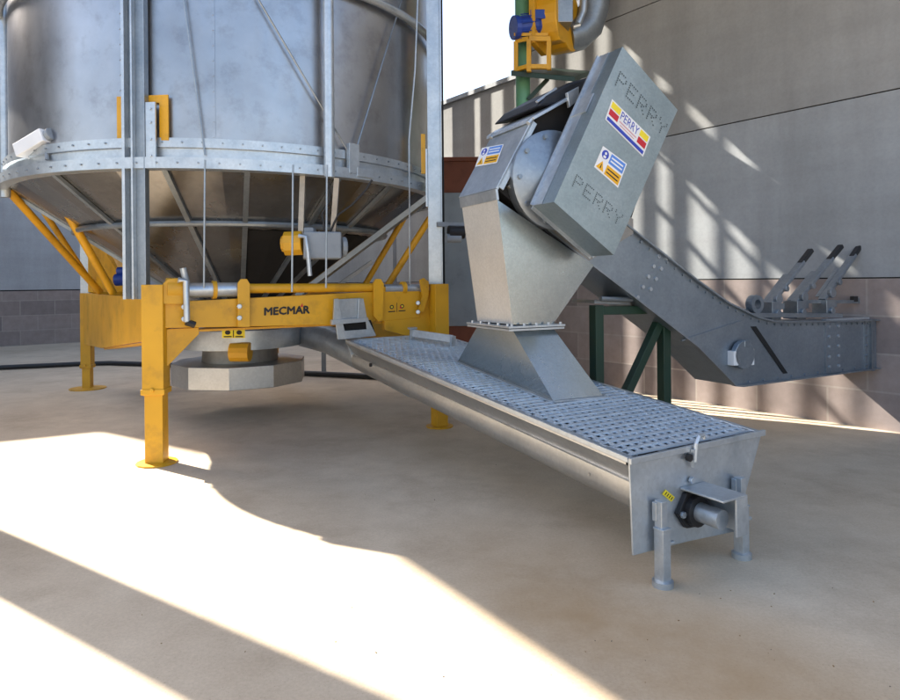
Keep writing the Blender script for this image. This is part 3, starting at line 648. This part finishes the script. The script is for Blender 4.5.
# chute
f = [(-.415,2.255),(-.395,2.205)]
b = MB(); b.prism([K(-.42,-.0,2.268), K(-.42,CW+.02,2.268), K(-.41,CW+.02,2.19), K(-.41,.0,2.19)], U2*.02); b.build('chute_collar', GALV, con)
b = MB()
up = [(-.405,2.19),(.47,1.72)]; lo = [(-.285,1.285),(.076,1.272)]
t0, t1 = .0, CW
Fl = [K(up[0][0],t0,up[0][1]), K(up[0][0],t1,up[0][1]), K(lo[0][0],t1-.02,lo[0][1]), K(lo[0][0],t0,lo[0][1])]
Rr = [K(up[1][0],t0,up[1][1]), K(up[1][0],t1,up[1][1]), K(lo[1][0],t1-.02,lo[1][1]), K(lo[1][0],t0,lo[1][1])]
top2 = [K(-.2,t0,2.25), K(-.2,t1,2.25)]
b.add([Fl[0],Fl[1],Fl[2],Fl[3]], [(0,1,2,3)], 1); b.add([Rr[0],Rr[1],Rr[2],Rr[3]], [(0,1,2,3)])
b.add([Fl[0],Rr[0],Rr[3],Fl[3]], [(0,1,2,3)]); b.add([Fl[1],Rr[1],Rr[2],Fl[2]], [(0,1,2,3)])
b.build('chute', [CHUTE, CHUTE_LIT], con)
b = MB(); zf = 1.268
b.box(K(-.104,CW/2-.01,zf-.0), (.50,CW+.1,.014), (U2, W2, Z)); b.box(K(-.104,CW/2-.01,zf-.02), (.49,CW+.09,.014), (U2, W2, Z))
for k in range(5):
    b.disc(K(-.32+k*.108,-.045,zf+.005), .011, Z, .02, 6); b.disc(K(-.34,-.02+k*.13,zf+.005), .011, Z, .02, 6)
b.build('chute_flange', GALV, con)
def onH(s, t, h=.015):                    # point above the grid, given in conveyor coordinates
    P = K(s, t, 0); d = P-TF; tt = d.dot(W)/math.cos(SL); return V((P.x, P.y, TF.z+math.sin(SL)*tt+h))
lof = [K(lo[0][0],t0,1.245), K(lo[0][0],t1-.02,1.245), K(lo[1][0],t1-.02,1.245), K(lo[1][0],t0,1.245)]
base = [onH(-.206,-.385), onH(-.206,1.02), onH(.225,1.02), onH(.225,-.39)]
b = MB()
for i in range(4): b.add([lof[i], lof[(i+1) % 4], base[(i+1) % 4], base[i]], [(0,1,2,3)])
b.build('chute_flare', CHUTE, con)
b = MB()
for i in range(4): b.beam(base[i], base[(i+1) % 4], .06,.01)
b.build('flare_foot', GALV, con)
# bearing drum behind the guard
dc = (.085,2.36)
b = MB(); b.lathe(K(dc[0],0,dc[1]), [(.001,.13),(.16,.13),(.30,.05),(.345,.045),(.375,.03),(.375,-.055),(.33,-.06)], 40, axis=-W2)
for k in range(10): b.disc(K(dc[0]+.33*math.cos(k*.628), -.045, dc[1]+.33*math.sin(k*.628)), .018, -W2, .02, 8)
b.build('drive_drum', GALVD, con, smooth=True)
b = MB(); b.prism([K(-.30,.05,2.3), K(-.05,.05,2.05), K(.43,.05,1.75), K(.9,.05,1.98), K(.9,.05,2.1), K(.1,.05,2.5)], W2*-.03); b.build('drum_mount', DULL, con)
# drive guard box
gF = [(622.5,46.7),(677.6,110),(613.8,255),(554,202)]
gp = [onplane(x, y, K(0,-.40,0), W2) for x, y in gF]
grd = MB(); grd.prism(gp, W2*.25)
b = MB(); gq = Quad(*gp)
cent = sum(gp, V())/4; back = [p+W2*.25 for p in gp]
for i in range(4):
    p, q = back[i], back[(i+1) % 4]; b.beam(p+W2*.004, q+W2*.004, .05,.012, W2)
b.build('guard_flange', GALV, con)
b = MB()
for i in (3, 0):
    pass
e0, e1 = back[3]-W2*.03, back[0]-W2*.03
nn = (gp[0]-gp[1]).normalized()
b.prism([gp[3]+W2*.25+nn*.002, gp[0]+W2*.25+nn*.002, gp[0]+W2*.14+nn*.002, gp[3]+W2*.14+nn*.002], nn*.004); b.build('guard_side_strip', GALV, con)
b = MB(); m_ = back[3]*.42+back[0]*.58; b.prism([m_+nn*.004, m_+(gp[0]-gp[3]).normalized()*.16+nn*.004, m_+(gp[0]-gp[3]).normalized()*.16-W2*.16+nn*.004, m_-W2*.16+nn*.004], nn*.01); b.build('guard_hinge', GALV, con)
# punched lettering
FONT = {'P':['1111.','1...1','1...1','1111.','1....','1....','1....'],'E':['11111','1....','1....','1111.','1....','1....','11111'],'R':['1111.','1...1','1...1','1111.','1.1..','1..1.','1...1'],'Y':['1...1','1...1','.1.1.','..1..','..1..','..1..','..1..']}
def punched(tl, tr, br, bl):
    q = Quad(*[onplane(x, y, K(0,-.402,0), W2) for x, y in (tl, tr, br, bl)]); b = grd
    for i, ch in enumerate('PERRY'):
        for r, row in enumerate(FONT[ch]):
            for c, v in enumerate(row):
                if v == '1': q.circ(b, (i*6.2+c+.5)/30, 1-(r+.5)/7, .011, .047, .001, 1)
punched((620,70),(668.5,125),(663.5,138),(614.5,85))
punched((576.5,173.5),(624,215.5),(619.5,227.5),(571.5,186))
grd.build('drive_guard', [GUARD, PUNCH], con)
gl = lambda x, y: onplane(x, y, K(0,-.4025,0), W2)
q = Quad(gl(612,99), gl(650.5,137), gl(643,157), gl(605,119.5)); b = MB()
q.rect(b,0,1,0,1,0,0)
for a0, a1 in ((.03,.25),(.76,.97)): q.rect(b,a0,a1,.66,.94,.001,1); q.rect(b,a0,a1,.32,.6,.001,2)
q.rect(b,.03,.97,.06,.22,.001,3); q.text(b,'PERRY',.28,.73,.56,.92,.001,3); q.rect(b,.29,.72,.42,.47,.001,4); q.rect(b,.32,.69,.3,.34,.001,4)
b.build('name_sticker', [WHITE, LYEL, LRED, LBLU, LPNK], con)
def safety(q, name='safety_sticker'):
    b = MB(); q.rect(b,0,1,0,1,0,0); q.circ(b,.19,.75,.13,.19,.001,1); q.circ(b,.19,.80,.04,.06,.002,0); q.rect(b,.14,.24,.6,.7,.002,0)
    q.rect(b,.38,.96,.54,.95,.001,2); q.poly(b,[(.04,.08),(.34,.08),(.19,.46)],.001,3); q.poly(b,[(.17,.14),(.21,.14),(.2,.32),(.18,.32)],.002,4); q.rect(b,.38,.96,.06,.46,.001,3)
    for k in range(2): q.rect(b,.43,.9,.64+.14*k,.70+.14*k,.002,0); q.rect(b,.43,.9,.16+.14*k,.21+.14*k,.002,4)
    return b.build(name, [WHITE, LBLU, LSKY, LAMB, BLACK], con)
safety(Quad(gl(603,146), gl(627,164), gl(618,188), gl(594,167)))
hn = (K(-.098,0,2.807)-K(-.415,0,2.276)).cross(W2).normalized()
if hn.dot(CO-K(-.4,0,2.3)) < 0: hn = -hn
hl = lambda x, y: onplane(x, y, K(-.415,0,2.276)+hn*.004, hn)
safety(Quad(hl(482,148), hl(504,144), hl(497,163), hl(475,167)))
# slide gate levers and frame over the tail
b = MB(); b.beam(K(2.30,.1,1.27), K(3.75,.1,1.22), .05,.04); b.beam(K(2.30,.42,1.27), K(3.75,.42,1.22), .05,.04); b.build('gate_rail', GALVD, con)
b = MB(); b.lathe(K(2.50,.12,1.365), [(.045,.02),(.085,.02),(.088,0),(.085,-.05),(.045,-.05)], 20, axis=-W2, closed=True); b.box(K(2.5,.2,1.27), (.2,.1,.1), (U2, W2, Z)); b.build('gate_pulley', CASE, con)
for (xa, ya), (xb, yb), s0 in (((768,306),(811,250),0), ((793,304),(841,246),0), ((822,300),(862,243),0)):
    pl = K(0,.22,0); p0, p1 = onplane(xa, ya, pl, W2), onplane(xb, yb, pl, W2)
    d = (p1-p0)
    b = MB(); b.beam(p0, p0+d*.78, .035,.075, W2); b.beam(p0+d*.05+W2*.07, p0+d*.55+W2*.07, .02,.05, W2); b.disc(p0+d*.12-W2*.03, .05, -W2, .04, 12); b.disc(p0+d*.3-W2*.03, .03, -W2, .04, 10)
    lv = b.build('gate_lever', GALVD, con, bevel=.004)
    b = MB(); b.beam(p0+d*.74, p1, .045,.06, W2); b.build('grip', BLACK, lv, bevel=.01)
    b = MB(); b.box(V((p0.x, p0.y, 1.29))+U2*.02, (.13,.16,.18), (U2, W2, Z)); b.box(V((p0.x, p0.y, 1.33))+U2*.15, (.14,.04,.06), (U2, W2, Z)); b.disc(V((p0.x, p0.y, 1.27))+U2*.02-W2*.08, .035, -W2, .03, 10); b.build('gate_bracket', GALVD, con, bevel=.004)
b = MB(); pl = K(0,.22,0); hp = lambda x, y: onplane(x, y, pl, W2)
b.beam(hp(800,301.5), hp(878,302), .04,.035); b.beam(hp(857,301), hp(866,285), .03,.03); b.beam(hp(866,285), hp(877,300), .03,.03); b.build('gate_arm', GALVD, con)
b = MB(); b.box(hp(866,300), (.19,.06,.10), (U2, W2, Z)); b.box(hp(875,302), (.06,.08,.12), (U2, W2, Z)); b.box(hp(854,299), (.07,.05,.06), (U2, W2, Z)); b.build('limit_switch', BLACK, con, bevel=.006)
b = MB(); b.box(K(3.78,.06,1.185), (.72,.05,.022), (U2, W2, Z)); b.build('gate_plate', GALV, con)

# green stand under the conveyor
st = thing('support_stand', K(.98,.2,0), 'dark green steel support stand with diagonal brace under the inclined conveyor', 'stand')
for s in (.625, 1.365):
    for t in (.16,):
        b = MB(); b.beam(K(s,t,0.0), K(s,t,1.40), .085,.085, W2); b.build('leg', DGRN, st, bevel=.005)
for t in (.16,):
    b = MB(); b.beam(K(.67,t,1.355), K(1.32,t,1.345), .07,.07); b.build('top_rail', DGRN, st, bevel=.005)
b = MB(); b.beam(K(1.33,.16,1.27), K(.80,.16,.45), .075,.07, W2); b.build('diagonal_brace', DGRN, st, bevel=.004)
b = MB(); b.beam(K(.60,.3,1.43), K(.98,.3,1.41), .3,.03); b.tube([K(.62,.1,1.455), K(.95,.1,1.44)], .02, 8); b.build('saddle_plate', GALVD, st)

# ------------------------------------------------------------------ green pole with the blower on its platform, and ducts
YP = 8.9
pp = at(523, 90, YP); pole = thing('green_pole', (pp.x, pp.y, 0), 'pale green upright pole carrying the yellow blower beside the wall', 'pole')
b = MB(); b.tube([(pp.x,pp.y,0), (pp.x,pp.y,7.1)], .1, 20); b.build('shaft', LGRN, pole, smooth=True)
b = MB(); p1 = at(512,74,YP-.3); p2 = at(573,78,YP-.3)
b.prism([at(511,76,8.55), at(575,82,8.55), at(590,76,9.3), at(528,71,9.3)], (0,0,.07)); b.build('platform', DGRN, pole, bevel=.006)
b = MB(); b.beam(at(528,100,8.8), at(548,79,8.75), .05,.05); b.build('platform_brace', DGRN, pole)
bl = thing('blower_fan', at(550,70,8.9), 'yellow centrifugal blower with blue motor on the green pole platform', 'fan')
fx = V((.86,-.5,0)).normalized(); fy = V((.5,.86,0))   # fan axis along fx
fc = at(560, 22, 8.95)
b = MB(); spiral = []
for k in range(28):
    a = -2.0+k*2*math.pi/28*.98; r = .40+.16*k/28
    spiral.append(fc+fy*(r*math.cos(a))+Z*(r*math.sin(a)))
b.prism([p-fx*.16 for p in spiral], fx*.3); b.build('scroll_casing', YEL, bl, bevel=.012)
b = MB(); b.prism([fc+fy*-.62-Z*.45-fx*.2, fc+fy*-.62+Z*.8-fx*.2, fc+fy*-.2+Z*.85-fx*.2, fc+fy*-.2-Z*.5-fx*.2], fx*.08); b.build('back_plate', YEL, bl, bevel=.006)
mc = at(533, 27, 8.6)
b = MB(); b.tube([at(514,28,8.55), at(533,26,8.65), at(546,25,8.75)], [.13,.15,.15], 18); b.tube([at(513,28,8.54), at(518,28,8.56)], .155, 18)
for k in range(10): b.beam(at(520,28,8.57)+V((0,.165*math.cos(k*.628),.165*math.sin(k*.628))), at(540,26,8.7)+V((0,.165*math.cos(k*.628),.165*math.sin(k*.628))), .015,.015)
b.box(at(537,17,8.6), (.2,.2,.12)); b.build('motor', BLUE, bl, smooth=False, bevel=.008)
def bb(*pts):
    b = MB()
    for i in range(len(pts)-1): b.beam(at(*pts[i]), at(*pts[i+1]), .055,.055, V((.3,1,.2)))
    return b
bb((516,42,8.6),(516,72,8.6)).build('stand_leg', YEL, bl); bb((529,40,8.5),(529,72,8.5)).build('stand_leg', YEL, bl); bb((549,40,8.5),(549,70,8.5)).build('stand_leg', YEL, bl)
b = bb((516,41,8.6),(529,39,8.5)); b.build('stand_rail', YEL, bl); b = MB(); b.beam(at(529,39.5,8.5), at(550,39.5,8.5), .06,.06); b.build('stand_rail', YEL, bl); b = MB(); b.beam(at(529,67,8.5), at(550,67,8.5), .055,.055); b.build('stand_rail', YEL, bl); b = MB(); b.beam(at(516,70,8.6), at(530,66,8.5), .05,.05)
b.build('stand_rail', YEL, bl); 
b = MB(); b.prism([at(514,36,8.5), at(548,36,8.5), at(552,37,8.9), at(520,37,8.9)], (0,0,.04)); b.build('motor_plate', YEL, bl)
du = thing('air_duct', at(580,20,9.1), 'grey galvanised ducting elbow beside the yellow blower on the wall', 'duct')
b = MB(); b.prism([at(555,22,8.5), at(573,22,8.5), at(573,-10,8.5), at(555,-10,8.5)], (.0,.5,0)); b.build('duct_box', GALVD, du, bevel=.008)
b = MB(); pts = []
for k in range(11):
    a = k*math.pi/20*1.5; pts.append((570+24*math.sin(a), -2+36-36*math.cos(a)*1.0, 9.1))
b.tube([at(x, y, Y) for x, y, Y in ((594,-30,9.2),(594,-8,9.2),(593,10,9.2),(588,26,9.2),(578,35,9.15),(566,38,9.1))], .22, 20); b.build('duct_elbow', GALVD, du, smooth=True)
b = MB(); b.tube([at(578,24,8.8), at(583,12,8.8), at(584,-6,8.8)], .05, 10); b.tube([at(573,27,8.8), at(580,25,8.8)], .03, 8); b.build('duct_clip', GALV, du, smooth=True)

# ------------------------------------------------------------------ rust red bin behind the dryer corner
YB = 11.2
rp = at(455, 330, YB); rp.z = 0
rbn = thing('red_bin', rp, 'rust red steel bin with a grey door beside the dryer corner post', 'bin')
zt = at(455,157,YB).z
b = MB(); xa, xb = at(440,200,YB).x, at(481,200,YB).x
b.prism([(xa,YB,.05),(xb,YB,.05),(xb,YB,zt),(xa,YB,zt)], (.1,.5,0)); b.build('body', RED, rbn, bevel=.01)
b = MB(); b.prism([(xa,YB-.01,at(455,326,YB-.01).z),(xb-.05,YB-.01,at(455,326,YB-.01).z),(xb-.05,YB-.01,at(455,193,YB-.01).z),(xa,YB-.01,at(455,193,YB-.01).z)], (0,-.03,0)); b.build('door', GREYP, rbn, bevel=.006)
b = MB(); b.box(((xa+xb)/2, YB-.02, at(455,160,YB).z), (xb-xa+.04,.06,.05)); b.build('top_edge', RED, rbn)

# ------------------------------------------------------------------ hose on the floor, far left
hs = MB(); hp_ = [onz(x, y, .05) for x, y in ((-60,370),(-20,368.5),(10,367),(45,365.5),(75,364),(110,363),(160,364.5),(230,368),(300,373),(345,375),(400,378))]; hs.tube(hp_, .045, 10)
h_ = hs.build('rubber_hose', BLACK, smooth=True); h_['label'] = 'black rubber hose lying on the concrete by the back left wall'; h_['category'] = 'hose'

# crumbs of spilt grain and grit
cr = MB()
for k in range(50):
    if k < 22: x, y = random.gauss(1.35,.45), random.gauss(2.95,.4)
    elif k < 34: x, y = random.gauss(.4,.6), random.gauss(2.9,.5)
    else: x, y = random.uniform(-3,3.5), random.uniform(2.3,6)
    s = random.choice((.002,.003,.003,.004)); a = random.uniform(0,3.1)
    cr.box((x, y, s*.4), (s*random.uniform(1,2.6), s, s*.8), (V((math.cos(a), math.sin(a), 0)), V((-math.sin(a), math.cos(a), 0)), Z), random.choice((0,0,1)))
o = cr.build('spilt_grain', [paint('grain', (.28,.17,.07), .8), paint('grit', (.10,.08,.06), .8)]); o['kind'] = 'stuff'; o['label'] = 'crumbs of spilt grain and grit scattered on the yard concrete'; o['category'] = 'spilt grain'

# ------------------------------------------------------------------ light
EL = R_(36)
wd = bpy.data.worlds.new('World'); sc.world = wd; wd.use_nodes = True
nt = wd.node_tree; bg = nt.nodes['Background']; sky = nt.nodes.new('ShaderNodeTexSky'); sky.sky_type = 'NISHITA'; sky.sun_disc = False
sky.sun_elevation = EL; sky.sun_rotation = math.atan2(-SD.x, -SD.y); sky.air_density = 1.0; sky.dust_density = 3.0; sky.ozone_density = 1.0
nt.links.new(sky.outputs[0], bg.inputs[0]); bg.inputs[1].default_value = .42
su = bpy.data.lights.new('sun', 'SUN'); su.energy = 18; su.angle = R_(.5); su.color = (1,.93,.82)
so = bpy.data.objects.new('sun', su); COL.objects.link(so)
dirv = V((SD.x*math.cos(EL), SD.y*math.cos(EL), -math.sin(EL))); so.rotation_euler = dirv.to_track_quat('-Z', 'Y').to_euler(); so.location = (-12,8,12)

# ------------------------------------------------------------------ camera
cd = bpy.data.cameras.new('camera'); cam = bpy.data.objects.new('camera', cd); COL.objects.link(cam)
cd.lens = F/900*36; cd.sensor_width = 36; cd.sensor_fit = 'HORIZONTAL'; cd.shift_y = -(350-CY)/900; cd.clip_start = .05; cd.clip_end = 2000
c, s = math.cos(ROLL), math.sin(ROLL)
cam.matrix_world = Matrix(((c, s, 0, 0), (0, 0, -1, 0), (-s, c, 0, EYE), (0, 0, 0, 1)))
sc.camera = cam
sc.view_settings.view_transform = 'Standard'; sc.view_settings.look = 'None'; sc.view_settings.exposure = 0; sc.view_settings.gamma = 1
sc.render.engine = 'CYCLES'; sc.cycles.use_denoising = True; sc.cycles.max_bounces = 7; sc.cycles.diffuse_bounces = 4; sc.cycles.glossy_bounces = 4
